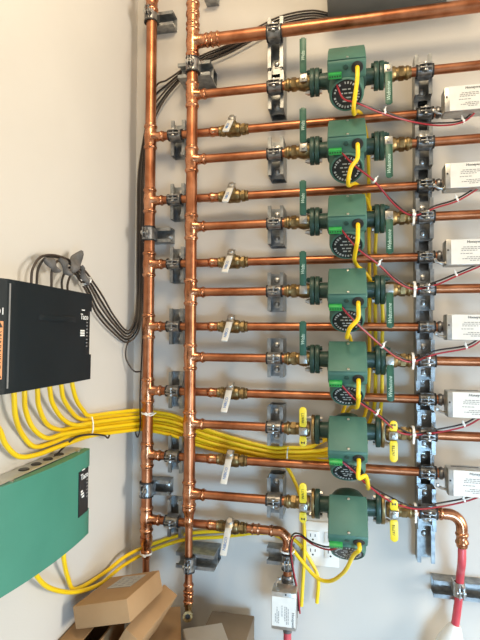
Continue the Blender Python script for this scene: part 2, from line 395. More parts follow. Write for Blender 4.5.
# make it right-handed-safe: only used for point placement
def make_pump():
    e = empty('circulator_pump', (0, 0, 0), '', 'pump', 'green circulator pumps')
    mb = MB()
    mb.lathe(L3(0, -.034, 0), AM, [(0, .026), (.004, .034), (.014, .041), (.030, .044), (.050, .044), (.056, .048), (.064, .048), (.066, .040)], 28)
    for s in (-1, 1):
        mb.lathe((s*.020, 0, 0), (s, 0, 0), [(0, .026), (.022, .0205), (.046, .0195)], 22)
        # elliptical bolt flange
        pts = [(.024*math.cos(a)*(1+.12*abs(math.cos(a))), .036*math.sin(a)) for a in [2*PI*i/28 for i in range(28)]]
        mb.prism(pts, frame((0, 1, 0), (0, 0, 1), (1, 0, 0), (s*.072, 0, 0)), -.0055, .0055, .0012)
    for a in range(4):
        q = a*PI/2+PI/4; c = L3(.041*math.cos(q), .024, .041*math.sin(q))
        mb.lathe(c, AM, [(0, .006), (.012, .006), (.013, .004)], 6)
    mb.build('casing', 'pump_cast_green', e)
    mb = MB()
    mb.lathe(L3(0, .032, 0), AM, [(0, .040), (.004, .0415), (.070, .0405), (.077, .0385), (.080, .0365), (.080, .0345), (.077, .0340)], 32)
    mb.build('motor_shroud', 'pump_green', e)
    mb = MB(); mb.lathe(L3(0, .1085, 0), AM, [(0, .0338), (.002, .0338), (.0032, .0325)], 32)
    npl = mb.build('nameplate', 'black_plastic', e)
    # printed marks round the plate and two lines
    mb = MB(); rnd = random.Random(3)
    ex, ey = V((1, 0, 0)), AN
    o = L3(0, .1118, 0)
    for i in range(26):
        a = 2*PI*i/26; rr = .0275; w = rnd.uniform(.002, .0042)
        if rnd.random() < .22: continue
        T = (-ex*math.sin(a)+ey*math.cos(a)); Rr = ex*math.cos(a)+ey*math.sin(a)
        mb.box(o+Rr*rr, (w, rnd.uniform(.003, .006), .0006), Mx((T, Rr, AM)).transposed())
    for yy, ws in ((.013, (.010, .006)), (.004, (.007, .007, .009)), (-.006, (.006, .012)), (-.014, (.009, .005))):
        x = -sum(ws)/2-.002*(len(ws)-1)
        for w in ws:
            mb.box(o+ex*(x+w/2)+ey*yy, (w, .0028, .0006), Mx((ex, ey, AM)).transposed()); x += w+.003
    mb.build('printed_marks', 'print_dim', npl)
    # control box: cover over the motor, m .010 to .107, n .034 to .076
    prof = [(.010, .020), (.010, .070), (.016, .0765), (.100, .0765), (.1075, .071), (.1085, .038), (.104, .034), (.030, .034)]
    mb = MB()
    pl = [(m, n) for m, n in prof]
    mb.prism(pl, frame(AM, AN, AM.cross(AN)), -.0432, .0432, .0040)
    bx = mb.build('control_box', 'pump_green', e)
    # cover seam lip
    mb = MB()
    mb.box(L3(0, .058, .0765), (.083, .092, .0012), Mx((V((1, 0, 0)), AM, AN)).transposed(), .0005)
    mb.build('cover_plate', 'pump_green', bx)
    for m in (.020, .098):
        MB().lathe(L3(0.002, m, .0768), AN, [(0, .0032), (.0016, .0032), (.0024, .0018)], 10).build('cover_screw', 'zinc', bx)
    mb = MB(); mb.lathe(L3(.0235, .1070, .0575), AM, [(0, .0130), (.0025, .0130), (.0030, .0108)], 20); mb.build('cable_gland', 'black_rubber', bx)
    mb = MB(); mb.lathe(L3(-.002, .1068, .060), AM, [(0, .0058), (.0022, .0058), (.0026, .0045)], 16); mb.build('knockout', 'pump_cast_green', bx)
    mb = MB(); mb.box(L3(-.026, .1115, .0455), (.029, .012, .014), Mx((V((1, 0, 0)), AN, AM)).transposed(), .0008)
    for i in range(0): mb.box(L3(-.0372+.0056*i, .1190, .0455), (.0042, .010, .002), Mx((V((1, 0, 0)), AN, AM)).transposed())
    tb = mb.build('terminal_block', 'connector_green', e)
    for i in range(5): MB().box(L3(-.0372+.0056*i, .1180, .0450), (.0030, .0034, .0012), Mx((V((1, 0, 0)), AN, AM)).transposed()).build('wire_slot', 'black_plastic', tb)
    return e
pump0 = make_pump()
PL = ['under the thick top pipe', 'second from the top of the column', 'third from the top of the column', 'in the middle of the column of seven',
      'lowest of those between green-lever valves', 'upper of two between yellow-handled valves', 'lowest, in front of the white outlet plate']
PC = []
for k in range(7):
    p = V((XP, YS, ZS[k])); PC.append(p)
    lab = 'green circulator pump, ' + PL[k]
    if k == 0: pump0.location = p; pump0['label'] = lab
    else: dup(pump0, p, lab)

# ------------------------------------------------------------------ flange valves either side of the pumps
BXZ = Mx.Identity(3)
def make_flange_valve(s, kind):
    """s=-1 left of pump, +1 right of pump; origin at the pump centre on the pipe axis"""
    e = empty('flange_valve', (0, 0, 0), '', 'valve')
    bm_ = 'brass'; sx = .105 if s < 0 or kind == 'y' else .0985
    mb = MB()
    pts = [(.024*math.cos(a)*(1+.12*abs(math.cos(a))), .036*math.sin(a)) for a in [2*PI*i/28 for i in range(28)]]
    hf = .0055 if kind == 'g' else .0038
    mb.prism(pts, frame((0, 1, 0), (0, 0, 1), (1, 0, 0), (s*(.0780+hf+.001), 0, 0)), -hf, hf, .0012)
    mb.build('flange', 'brass' if kind == 'y' else 'pump_cast_green', e)
    mb = MB()
    mb.lathe((s*.0905, 0, 0), (s, 0, 0), [(0, .017), (.004, .0185), (.016, .0195), (.026, .017), (.028, .0150), (.034, .0150)], 22)
    mb.lathe((s*.1245, 0, 0), (s, 0, 0), [(0, .0165), (.001, .0175), (.012, .0175), (.013, .0165)], 6)
    mb.lathe((s*.1375, 0, 0), (s, 0, 0), [(0, .0145), (.004, .0150), (.006, .0168), (.010, .0168), (.012, .0140), (.017, .0137)], 22)
    mb.cyl((s*sx, -.014, 0), (s*sx, -.027, 0), .0105, .009)
    mb.build('valve_body', bm_, e)
    for z in (-1, 1):
        c = V((0, -.002, z*.0265)); bm2 = 'zinc' if (z < 0 or kind == 'y') else 'pump_cast_green'
        MB().lathe(c+V((s*.0600, 0, 0)), (s, 0, 0), [(0, .0058), (.006, .0058)], 6).build('bolt_head', bm2, e)
        MB().lathe(c+V((s*(.0792+2*hf), 0, 0)), (s, 0, 0), [(0, .0064), (.007, .0064), (.0072, .004), (.012, .0038)], 6).build('bolt_nut', bm2, e)
    if kind == 'g':
        mb = MB(); mb.box((s*sx, -.0295, 0), (.0185, .004, .021), None, .001)
        mb.lathe((s*sx, -.0315, 0), (0, -1, 0), [(0, .0048), (.004, .0048)], 6)
        mb.build('stem_plate', 'stainless', e)
        mb = MB(); d = -s                         # left lever points up, right one down
        o = [(-.0075, .010), (.0075, .010), (.0078, .020), (.0082, .085), (.0068, .0915), (.0035, .0945), (-.0035, .0945), (-.0068, .0915), (-.0082, .085), (-.0078, .020)]
        M = frame((1, 0, 0), (0, -.10, d*.995), (0, -1, 0), (s*sx, -.0325, 0))
        mb.prism(o, M, -.0014, .0014, .0006)
        for q in (-1, 1):
            mb.box((s*sx+q*.0076, -.0325-.0010-.0052, d*.052), (.0012, .004, .078), Mx.Rotation(d*.10, 3, 'X'))
        lv = mb.build('lever', 'lever_green', e)
        M = frame((0, .10*d*d, 1) if d > 0 else (0, .1, 1), (-1, 0, 0), (0, -1, 0), (s*sx, -.0325-.0018-.0058, d*.060))
        text_mb('Webstone', .0125, M, .0002, .3, .92).build('lettering', 'print_mint', lv)
    else:
        mb = MB(); mb.box((s*sx, -.032, 0), (.020, .010, .018), None, .0012)
        mb.lathe((s*sx, -.037, 0), (0, -1, 0), [(0, .0072), (.006, .0072), (.0065, .0045), (.009, .0045)], 6)
        mb.build('stem_nut', 'stainless', e)
        d = -s
        hs = []
        for a, b in ((.011, .060), (.011, .036)):
            q = d if b > .05 else -d
            mb = MB(); w = .0090
            o = [(-w*.8, a), (w*.8, a), (w, a+.006)] + [(w*math.cos(t), b-w+w*math.sin(t)) for t in [PI*i/10 for i in range(11)]] + [(-w, a+.006)]
            mb.prism(o, frame((1, 0, 0), (0, -.06, q), (0, -1, 0), (s*sx, -.034, 0)), -.0025, .0025, .0010)
            h = mb.build('handle', 'yellow_plastic', e)
            if b > .05:
                M = frame((0, 0, 1), (-1, 0, 0), (0, -1, 0), (s*sx, -.034-.0029-.002, q*.036))
                text_mb('WATTS', .0088, M, .0003).build('lettering', 'print_black', h)
            else:
                mb = MB()
                for x in (-.0035, .0035): mb.box((s*sx+x, -.0386, q*.026), (.0022, .0006, .0050))
                mb.box((s*sx, -.0386, q*.026), (.006, .0006, .0014))
                mb.build('lettering', 'print_black', h)
    return e
VT = {}
for k in range(7):
    kind = 'g' if k < 5 else 'y'
    for s in (-1, 1):
        side = 'left' if s < 0 else 'right'
        if kind == 'g': lab = 'flange valve with %s green lever %s of the %s pump' % ('raised' if s < 0 else 'lowered', side, ORD[k])
        else: lab = 'flange valve with yellow two-ended handle %s of the %s pump' % (side, ORD[k])
        g = 'green-lever flange valves' if kind == 'g' else 'yellow-handled flange valves'
        if (s, kind) not in VT:
            e = make_flange_valve(s, kind); VT[(s, kind)] = e; e.location = PC[k]; e['label'] = lab; e['group'] = g
        else: dup(VT[(s, kind)], PC[k], lab, g)

# ------------------------------------------------------------------ horizontal copper
XV = XP-.1548                       # left end of the left valves
XW = XP+.1548
XE = 1.16                           # beyond the right edge of the photo
for k in range(7):
    r = R34
    o = MB().cyl((XS+.0405, YS, ZS[k]), (XV, YS, ZS[k]), r, seg=24).build('copper_pipe', 'copper')
    tag(o, 'short copper supply pipe from the second riser to the %s pump' % ORD[k], 'pipe', 'supply pipes left of the pumps')
    if k < 6:
        o = MB().cyl((XW, YS, ZS[k]), (XE, YS, ZS[k]), r, seg=24).build('copper_pipe', 'copper')
        tag(o, 'copper supply pipe leaving the %s pump to the right' % ORD[k], 'pipe', 'supply pipes right of the pumps')
# top pipe
o = empty('copper_pipe', (XS+.0465, YS, ztop), 'thickest copper pipe running across the top, above all the pumps', 'pipe')
MB().cyl((0, 0, 0), (XE-XS, 0, 0), R1+.0010, seg=28).build('pipe_run', 'copper', o)
mb = MB(); coupling(mb, (.016, 0, 0), (1, 0, 0), R1+.001, .013); mb.build('coupling', 'copper_fitting', o)
# ball valves on the returns
XB = at(233, 300, YR).x
def make_ball_valve():
    e = empty('ball_valve', (0, 0, 0), '', 'valve', 'return ball valves')
    mb = MB()
    for s in (-1, 1):
        mb.lathe((s*.006, 0, 0), (s, 0, 0), [(0, .0180), (.006, .0185), (.012, .0165), (.014, .0130), (.017, .0130)], 20)
        mb.lathe((s*.023, 0, 0), (s, 0, 0), [(0, .0150), (.001, .0160), (.009, .0160), (.010, .0145)], 8)
        mb.lathe((s*.033, 0, 0), (s, 0, 0), [(0, .0125), (.003, .0140), (.006, .0140), (.008, .0125)], 20)
    mb.lathe((-.006, 0, 0), (1, 0, 0), [(0, .0175), (.012, .0175)], 20)
    mb.lathe(L3(0, 0, .012), AN, [(0, .011), (.010, .0105), (.012, .0085), (.017, .0085)], 16)
    mb.build('valve_body', 'brass', e)
    mb = MB()
    mb.lathe((-.041, 0, 0), (-1, 0, 0), [(0, .0128), (.014, .0124), (.016, .0136), (.022, .0136), (.024, .0122), (.027, .0118)], 20)
    mb.build('adapter', 'copper_fitting', e)
    T = (AM + V((-.03, 0, 0))).normalized(); X_ = AN.cross(T).normalized()
    M = frame(-X_, T, AN) if (-X_).cross(T).dot(AN) > 0 else frame(X_, T, AN)
    M = Mx.Translation(L3(0, 0, .033)) @ M
    mb = MB()
    mb.lathe(L3(0, 0, .029), AN, [(0, .0100), (.006, .0100), (.007, .0085), (.010, .0070)], 16)
    o = [(-.0095, -.010), (.0095, -.010), (.0095, .012), (.0080, .030), (.0080, .034), (-.0080, .034), (-.0080, .030), (-.0095, .012)]
    mb.prism(o, M, -.0012, .0012, .0004)
    hd = mb.build('handle', 'stainless', e)
    mb = MB()
    o = [(-.0082, .018), (.0082, .018), (.0082, .024), (.0082, .084), (.0068, .0865), (-.0068, .0865), (-.0082, .084), (-.0082, .024)]
    mb.prism(o, M, -.0022, .0022, .0008)
    gr = mb.build('grip', 'grip_coating', e)
    text_mb('NIBCO', .0105, M @ frame((0, -1, 0), (1, 0, 0), (0, 0, 1), (0, .058, .0024)), .0003).build('lettering', 'print_blue', gr)
    return e
bv0 = make_ball_valve()
XBL, XBR = XB-.0685, XB+.0415
for k in range(7):
    p = V((XB, YR, ZR[k])); lab = 'brass ball valve with white-gripped lever on the %s return pipe' % ORD[k]
    if k == 0: bv0.location = p; bv0['label'] = lab
    else: dup(bv0, p, lab)
    o = MB().cyl((XL+.0415, YR, ZR[k]), (XBL, YR, ZR[k]), R34, seg=24).build('copper_pipe', 'copper')
    tag(o, 'return pipe stub passing behind the second riser, %s of seven' % ORD[k], 'pipe', 'return pipes left of the ball valves')
XZ = at(437, 326, YR).x            # where the zone valve bodies start
for k in range(6):
    o = MB().cyl((XBR, YR, ZR[k]), (XZ, YR, ZR[k]), R34, seg=24).build('copper_pipe', 'copper')
    tag(o, 'long copper return pipe passing behind the pumps, %s of six' % ['topmost', 'second from the top', 'third from the top', 'fourth from the top', 'fifth from the top', 'lowest'][k], 'pipe', 'return pipes behind the pumps')
# lowest return: elbow down to the zone valve under the pumps
xd = at(287.5, 560, YR).x
o = empty('copper_pipe', (XBR, YR, ZR[6]), 'short copper pipe with an elbow turning down, right of the lowest ball valve', 'pipe')
dx = xd-XBR; RR = .026
MB().cyl((0, 0, 0), (dx-RR, 0, 0), R34, seg=24).build('pipe_run', 'copper', o)
mb = MB(); coupling(mb, (.022, 0, 0), (1, 0, 0), R34, .012); mb.build('coupling', 'copper_fitting', o); mb = MB()
arc = [V((dx-RR-.008, 0, 0))]+[V((dx-RR+RR*math.sin(a), 0, -RR+RR*math.cos(a))) for a in [PI/2*i/8 for i in range(9)]]+[V((dx, 0, -RR-.008))]
mb.tube(arc, R34+.0016, 22, smooth=False)
press(mb, (dx-RR-.006, 0, 0), (-1, 0, 0), R34, .016); press(mb, (dx, 0, -RR-.006), (0, 0, -1), R34, .016)
mb.build('elbow', 'copper_fitting', o)
MB().cyl((dx, 0, -RR-.01), (dx, 0, -.108), R34, seg=24).build('pipe_drop', 'copper', o)
zdrop = ZR[6]-.108
# lowest supply on the right: elbow down into the red pipe
xe = at(462, 540, YS).x
o = empty('copper_pipe', (XW, YS, ZS[6]), 'copper pipe with an elbow turning down to the red pipe, right of the lowest pump', 'pipe')
dx = xe-XW; RR = .030
MB().cyl((0, 0, 0), (dx-RR, 0, 0), R34, seg=24).build('pipe_run', 'copper', o)
mb = MB()
arc = [V((dx-RR-.008, 0, 0))]+[V((dx-RR+RR*math.sin(a), 0, -RR+RR*math.cos(a))) for a in [PI/2*i/8 for i in range(9)]]+[V((dx, 0, -RR-.006))]
mb.tube(arc, R34+.0018, 22, smooth=False)
press(mb, (dx-RR-.006, 0, 0), (-1, 0, 0), R34, .016); press(mb, (dx, 0, -RR-.004), (0, 0, -1), R34, .016)
mb.build('elbow', 'copper_fitting', o)
mb = MB()
mb.lathe((dx, 0, -RR-.020), (0, 0, -1), [(0, .0125), (.006, .0125), (.010, .0150), (.014, .0150), (.017, .0125), (.020, .0125), (.024, .0115)], 22)
mb.build('adapter', 'copper_fitting', o)
ze = ZS[6]-RR-.0445
# red pipe
rp = empty('red_pipe', (xe, YS, ze), 'red plastic pipe dropping from the copper elbow through a clamp on the lower right strut', 'pipe')
cp = at(459, 588, YR); ep = at(455, 626, YR)
pts = [V((xe, YS, ze)), V((xe-.001, YS, ze-.035)), V((cp.x+.001, YR-.012, cp.z+.040)), V((cp.x, YR-.003, cp.z)), V((cp.x-.003, YR-.003, cp.z-.035)), ep]
MB().tube([p-V(rp.location) for p in pts], .0092, 18, 8).build('tube', 'red_pipe', rp)
d0 = V((-.25, -.03, -1)).normalized()
mb = MB(); mb.lathe(ep-V(rp.location)-d0*.004, d0, [(0, .0115), (.006, .015), (.045, .031), (.080, .034), (.16, .034)], 24); mb.build('sleeve', 'white_plastic', rp)
# lower right strut
a = at(431, 587, 0)
cz_ = cp.z-.017
e = empty('strut_channel', (a.x, 0, cz_), 'horizontal galvanized strut channel at lower right, with the red pipe clamped to it', 'strut')
Ls = 0.42
mb = MB(); channel(mb, frame(V((0, -1, 0)).cross(V((1, 0, 0))), (0, -1, 0), (1, 0, 0), (Ls/2, -.0004, 0)), Ls); mb.build('channel', 'galvanized', e)
for x in (.018, .16): bolt_parts(e, (x, -.003, 0), .006)
clamp_parts(e, (cp.x-a.x, YR-.003, cp.z-cz_), V((0, 0, 1)), .0102, -CH, False, 'zinc')

# ------------------------------------------------------------------ zone valves
XA0 = at(446.5, 326, -.125).x
def make_zone_valve():
    """origin on the pipe axis at the left end of the body; box of the actuator to the right"""
    e = empty('zone_valve', (0, 0, 0), '', 'valve', 'zone valves')
    mb = MB()
    mb.lathe((0, 0, 0), (1, 0, 0), [(0, .0125), (.004, .0150), (.008, .0150), (.010, .0125), (.014, .0125)], 22)
    mb.lathe((.014, 0, 0), (1, 0, 0), [(0, .0135), (.001, .0165), (.012, .0165), (.013, .0135)], 6)
    mb.lathe((.027, 0, 0), (1, 0, 0), [(0, .0120), (.010, .0150), (.020, .0210), (.050, .0210), (.060, .0150), (.070, .012), (.085, .0160), (.100, .0160), (.102, .0125), (.115, .0115)], 22)
    mb.lathe((.062, 0, 0), (0, -1, 0), [(0, .016), (.034, .016)], 16)
    mb.build('valve_body', 'dark_steel', e)
    x0 = XA0-XZ; cx = x0+.045
    mb = MB(); mb.box((cx, -.0490, -.001), (.090, .042, .060), None, .0025)
    bx = mb.build('actuator_box', 'actuator_metal', e)
    mb = MB(); mb.box((cx+.001, -.0706, -.001), (.070, .0010, .0575)); lb = mb.build('label_plate', 'white_label', e)
    Y = -.0714
    Mf = frame((1, 0, 0), (0, 0, 1), (0, -1, 0), (cx+.018, Y, .0215))
    text_mb('Honeywell', .0085, Mf, .0002, .15).build('lettering', 'print_black', lb)
    mb = MB(); rnd = random.Random(5)
    for zz, a, b in ((.010, -.008, .028), (.006, -.012, .026), (.002, -.012, .020), (-.005, -.014, .012), (-.013, .000, .030), (-.017, -.010, .028), (-.021, .006, .024)):
        x = a
        while x < b:
            w = rnd.uniform(.003, .007); mb.box((cx+x+w/2, Y, zz), (w, .0004, .0016)); x += w+.0016
    mb.build('printed_lines', 'print_grey', lb)
    mb = MB(); mb.lathe((x0+.0045, -.0712, .004), (0, -1, 0), [(0, .0022), (.0012, .0018)], 10)
    mb.build('screw', 'print_black', bx)
    mb = MB(); mb.box((cx-.004, -.0420, .0292), (.060, .0045, .0008)); mb.build('lever_slot', 'black_plastic', bx)
    mb = MB(); mb.tube([(x0+.004, -.045, -.024), (x0-.010, -.046, -.022), (x0-.018, -.047, -.017)], .0030, 8); mb.box((x0-.019, -.047, -.0155), (.007, .005, .008), None, .001)
    mb.build('manual_lever', 'zinc', bx)
    return e
zv0 = make_zone_valve()
ZO = ['topmost', 'second from the top', 'third from the top', 'fourth from the top', 'fifth from the top', 'sixth and lowest']
for k in range(6):
    p = V((XZ+.0005, YR, ZR[k])); lab = 'silver zone valve with white labelled box at the right edge, %s' % ZO[k]
    if k == 0: zv0.location = p; zv0['label'] = lab
    else: dup(zv0, p, lab)
# the seventh hangs below the pumps, turned to run downwards
dup(zv0, V((xd, YR, zdrop-.0005)), 'silver zone valve hanging upright below the lowest supply pipe, its label turned sideways', None, (0, PI/2, 0))
zz_ = zdrop-.0005-.0125-.1300
o = MB().cyl((xd, YR, zz_), (xd, YR, .45), .0100, seg=20).build('red_pipe', 'red_pipe')
tag(o, 'reddish pipe dropping out of frame below the upright zone valve', 'pipe')
b3 = bracket_at(V((xd, 0, ZR[6]-.074)), YR, R34, 'z', 1, .070, 'short horizontal strut bracket clamping the downturned pipe under the lowest pump', None, -.022, 'strut_bracket', True)

# ------------------------------------------------------------------ control wires from the pumps to the zone valves
def P(px, py, Y): return at(px, py, Y)
def tie(p, d, r, label, tail=None, w=.0045):
    """a cable tie ring round direction d at p"""
    mb = MB(); p = V(p); d = V(d).normalized()
    mb.ring(p-d*w/2, p+d*w/2, r, r+.0014, 14)
    t = V((0, -1, 0)) if tail is None else V(tail)
    t = (t-d*t.dot(d)).normalized()
    mb.box(p+t*(r+.0025), (.005, .005, .005), None, .0006)
    if tail is not None:
        mb.tube([p+t*(r+.003), p+t*(r+.006)+V((0, -.002, 0)), p+t*(r+.009)+V((.001, -.002, 0))], .0012, 6)
    return tag(mb.build('cable_tie', 'white_plastic'), label, 'cable tie', 'white cable ties')
WR = [  # pixel runs: from terminal block to the zone valve; (px, py, depth)
 [(336, 84, -.182), (343, 97, -.190), (357, 103, -.190), (384, 113, -.150), (414, 122, -.112), (440, 125, -.110), (463, 121, -.105), (479, 107, -.100)],
 [(340, 151, -.190), (355, 165, -.190), (374, 181, -.165), (395, 204, -.125), (413, 215, -.1045), (435, 207, -.106), (457, 200, -.106), (479, 187, -.100)],
 [(341, 229, -.195), (357, 247, -.190), (378, 264, -.165), (397, 281, -.125), (414, 288.5, -.1045), (435, 284, -.106), (456, 275, -.106), (480, 265, -.100)],
 [(341, 306, -.200), (356, 322, -.190), (382, 346, -.150), (398, 357, -.120), (412.5, 361, -.1045), (435, 353, -.106), (466, 347, -.106), (481, 339, -.100)],
 [(340, 383, -.200), (354, 396, -.190), (376, 413, -.150), (396, 428, -.118), (413, 434, -.1045), (437, 431, -.106), (464, 425, -.106), (481, 416, -.100)],
 [(340, 459, -.200), (354, 470, -.190), (366, 483, -.165), (390, 499, -.125), (415, 508, -.1050), (440, 505, -.106), (464, 500, -.106), (482, 494, -.100)],
]
for k, run in enumerate(WR):
    for c, off, m in (('red', V((.0012, -.0028, -.0026)), 'red_wire'), ('black', V((-.0012, .0014, .0026)), 'black_wire')):
        rnd = random.Random(k*7+len(c))
        pts = []
        for i, (x, y, Y) in enumerate(run):
            q = at(x, y, Y) + off*(1.0 if i not in (2, 4) else .6)
            if c == 'black' and i in (3, 5): q += V((rnd.uniform(-.002, .002), 0, rnd.uniform(.000, .003)))
            if c == 'red' and i in (1, 3): q += V((0, 0, rnd.uniform(-.004, .000)))
            pts.append(q)
        o = MB().tube(pts, .0020, 7, 8).build('control_wire', m)
        tag(o, '%s control wire drooping from the %s pump to its zone valve' % (c, ORD[k]), 'wire', 'control wires right of the pumps')
    x, y, Y = run[2]; a = at(*run[1][:2], run[1][2]); b = at(*run[3][:2], run[3][2])
    if k == 0: x, y, Y = run[3]; a = at(*run[2][:2], run[2][2]); b = at(*run[4][:2], run[4][2])
    tie(at(x, y, Y)+V((0, -.0005, 0)), b-a, .0044, 'small white tie round the wires just below the %s pump' % ORD[k], (.3, -.2, 1))
    x, y, Y = run[6]; tie(at(x, y, Y), at(*run[7][:2], run[7][2])-at(*run[5][:2], run[5][2]), .0044, 'small white tie round the wires below the zone valve, %s' % ZO[k], (-.2, -.3, 1))
    if k > 0:
        x, y, Y = run[4]
        q = V((at(x, y, YS).x, YS, ZS[k+1] if k < 6 else 0))
        mb = MB(); mb.ring(q-V((.0028, 0, 0)), q+V((.0028, 0, 0)), R34+.0062, R34+.0084, 20)
        mb.box(q+V((0, -R34-.0100, .002)), (.008, .006, .007), None, .001)
        mb.box(q+V((-.001, -R34-.0085, -.010)), (.0042, .0015, .020))
        tag(mb.build('cable_tie', 'white_plastic'), 'white tie holding wires to the supply pipe right of the %s pump' % ORD[k+1], 'cable tie', 'white cable ties')
# lowest pump: wires run left to the zone valve hanging below
run = [(341, 544, -.200), (328, 548, -.190), (312, 543, -.150), (300, 535, -.120), (293, 536, -.100), (290, 548, -.085), (292, 566, -.080), (297, 592, -.085), (299, 612, -.09)]
for c, off, m in (('red', V((.0028, -.002, -.0026)), 'red_wire'), ('black', V((-.001, .001, .002)), 'black_wire')):
    o = MB().tube([at(*q)+off for q in run], .0019, 7, 8).build('control_wire', m)
    tag(o, '%s control wire looping left from the lowest pump to the zone valve below' % c, 'wire', 'control wires of the lowest pump')
tie(at(287.5, 550.5, YR), (0, 0, 1), R34+.006, 'white tie round the downturned copper pipe below the lowest pump', (1, -1, .2))

# ------------------------------------------------------------------ yellow power cables
RC = .0047
def cable(pts, r, m, name, label, cat, group=None, sub=8, seg=10):
    o = MB().tube(pts, r, seg, sub).build(name, m)
    return tag(o, label, cat, group)
# pixel runs on the left wall, from the box underside to the tie
RUNS = [[(-16, 398), (-9, 416), (0, 431), (6, 445), (19, 456.5), (37.5, 454.5), (58, 447)],
        [(14, 388), (14.2, 398), (15.6, 417), (22, 434), (34, 446.5), (50, 443.5), (68, 436.5)],
        [(24.4, 387), (24.6, 396), (25.6, 410), (33, 428), (47, 438), (63, 434)],
        [(37.3, 385), (37.6, 393), (39, 407), (47, 424), (61, 430), (74, 427.5)],
        [(49.5, 382), (50, 390), (52.5, 403), (62, 418), (75, 425)],
        [(61, 381), (61.6, 388), (64, 400), (74, 414.5), (82, 419.5)],
        [(72, 379), (72.6, 386), (76.5, 400), (83, 410)]]
tiey = [436, 432.8, 429.6, 426.4, 423, 419, 415.5]
ris = [429.5, 426.5, 423.5, 420.5, 417, 413.5, 410]
mid = [446, 442.5, 439.5, 436, 433, 430, 427]         # at px 200
fan = [460.5, 458, 455.5, 453.2, 451, 448.8, 446.6]   # at px 270..288
LAY = lambda s: -.0065 if s % 2 else -.0162      # two layers against the back wall
LX = lambda s: .0075 if s % 2 else .0170
def hole(k):
    return PC[k] + L3(.0235, .1105, .0575)
def front(k):
    """a pump's cable from its gland down over the motor face"""
    p = hole(k)
    return [p, p+AM*.014, p+AM*.024+V((-.001, .004, -.020))]
tails = {
 0: front(0)+[at(354, 104, -.218), at(353.5, 112.5, -.198), at(354.5, 114, -.150), at(356, 111.5, -.090), at(359, 112, -.055), at(362.5, 118, -.030), at(368, 150, -.020), at(369, 230, -.018), at(369.5, 330, -.018), at(368, 395, -.018), at(360, 424, -.020), at(332, 447, -.0157)],
 1: front(1)+[at(351, 168, -.218), at(348, 183, -.202), at(349.5, 185.5, -.150), at(352, 184, -.090), at(356, 184, -.055), at(363, 192, -.032), at(375, 224, -.030), at(375.2, 256, -.020), at(375.3, 300, -.018), at(375.5, 380, -.018), at(373, 412, -.020), at(360, 436, -.020), at(334, 451.5, -.0150)],
 2: front(2)+[at(356.5, 246, -.216), at(354.5, 259, -.165), at(357.5, 266, -.100), at(366, 274, -.038), at(381.5, 300, -.036), at(382, 350, -.030), at(381.5, 400, -.031), at(376, 428, -.033), at(354, 450, -.032), at(332, 455.5, -.0270)],
 3: front(3)+[at(350, 328, -.220), at(346.8, 337, -.192), at(347.2, 337, -.140), at(348, 334.5, -.100), at(350, 337.5, -.050), at(351.5, 348, -.020), at(351, 376, -.016), at(347, 400, -.010), at(334, 430, -.0062), at(318, 443, -.0062)],
 4: front(4)+[at(359, 396, -.218), at(357, 407, -.172), at(352, 407, -.100), at(347, 412, -.050), at(341, 424, -.022), at(332, 436, -.019), at(318, 443.5, -.0170)],
 5: front(5)+[at(365.5, 476, -.212), at(368, 485, -.185), at(368, 488.5, -.110), at(366.5, 484, -.040), at(364, 474, -.022), at(356, 464.5, -.020), at(340, 461.5, -.016), at(324, 461, -.010)],
}
slot = {4: 6, 3: 5, 0: 4, 1: 3, 2: 2, 5: 1}
WHO = ['topmost', 'second', 'third', 'fourth', 'fifth', 'sixth']
for k in range(7):
    s = slot.get(k, 0)
    run = RUNS[s]
    pts = [atx(x, y, .030 if i < 2 else (.022 if i == 2 else LX(s)+.001)) for i, (x, y) in enumerate(run)]
    zb_ = atx(92.5, 335.5, .050).z-.0925-.0022+.012*max(0, -.49-pts[0].y)+(.0 if s else .004)
    pts[0] = V((.030, pts[0].y, zb_-(.012*max(0, pts[0].y+.49))))
    pts += [atx(90, tiey[s], LX(s)), atx(112, tiey[s]*.5+ris[s]*.5, LX(s)), at(141, ris[s], -.020 if s % 2 else -.030), at(152, ris[s]+1.5, LAY(s)), at(174, (436, 432.5, 429, 425.5, 422, 418.7, 415.5)[s], LAY(s)), at(200, mid[s], LAY(s)),
           at(235, mid[s]*.5+fan[s]*.5+1.5, LAY(s)), at(270, fan[s]+.6, LAY(s))]
    if k < 6:
        pts += [at(288, fan[s]+.8, LAY(s)), at(306, fan[s]+.6, LAY(s))] + tails[k][::-1]
        lab = 'yellow power cable from the dark control box to the %s pump from the top' % WHO[k]
    else:
        pts += [at(284, fan[s]+4, -.012), at(294, 480, -.016), at(302, 505, -.024), at(304.5, 545, -.020), at(301.5, 606, -.022)]
        lab = 'yellow power cable hanging loose below the lowest left yellow valve handle'
    cable(pts, RC, 'yellow_jacket', 'power_cable', lab, 'cable', 'yellow power cables')
# two cables from the green box
pA = [atx(36, 566, .030), atx(37, 576, .028), atx(50, 588, .022), atx(74, 592, .022), atx(100, 584, .025), at(124, 565, -.10), at(150, 551, -.022), at(185, 539.5, -.020), at(220, 537, -.020), at(252, 533.5, -.020), at(272, 534, -.028), at(286, 541.5, -.034), at(300, 559, -.044), at(316, 577, -.050), at(330, 581, -.07), at(344, 572, -.13), at(353, 556, -.190)] + [hole(6)+AM*.014, hole(6)]
cable(pA, RC, 'yellow_jacket', 'power_cable', 'yellow power cable from the green control box looping up to the lowest pump', 'cable', 'yellow power cables')
pB = [atx(64, 550, .030), atx(64, 560, .028), atx(68, 578, .016), atx(76, 589, .010), atx(104, 573, .008), at(126, 556, -.10), at(150, 545, -.012), at(185, 534, -.010), at(222, 531, -.008), at(258, 528.5, -.008), at(280, 532, -.010), at(298, 543, -.010), at(310, 560, -.012), at(318, 578, -.014), at(317, 603, -.016)]
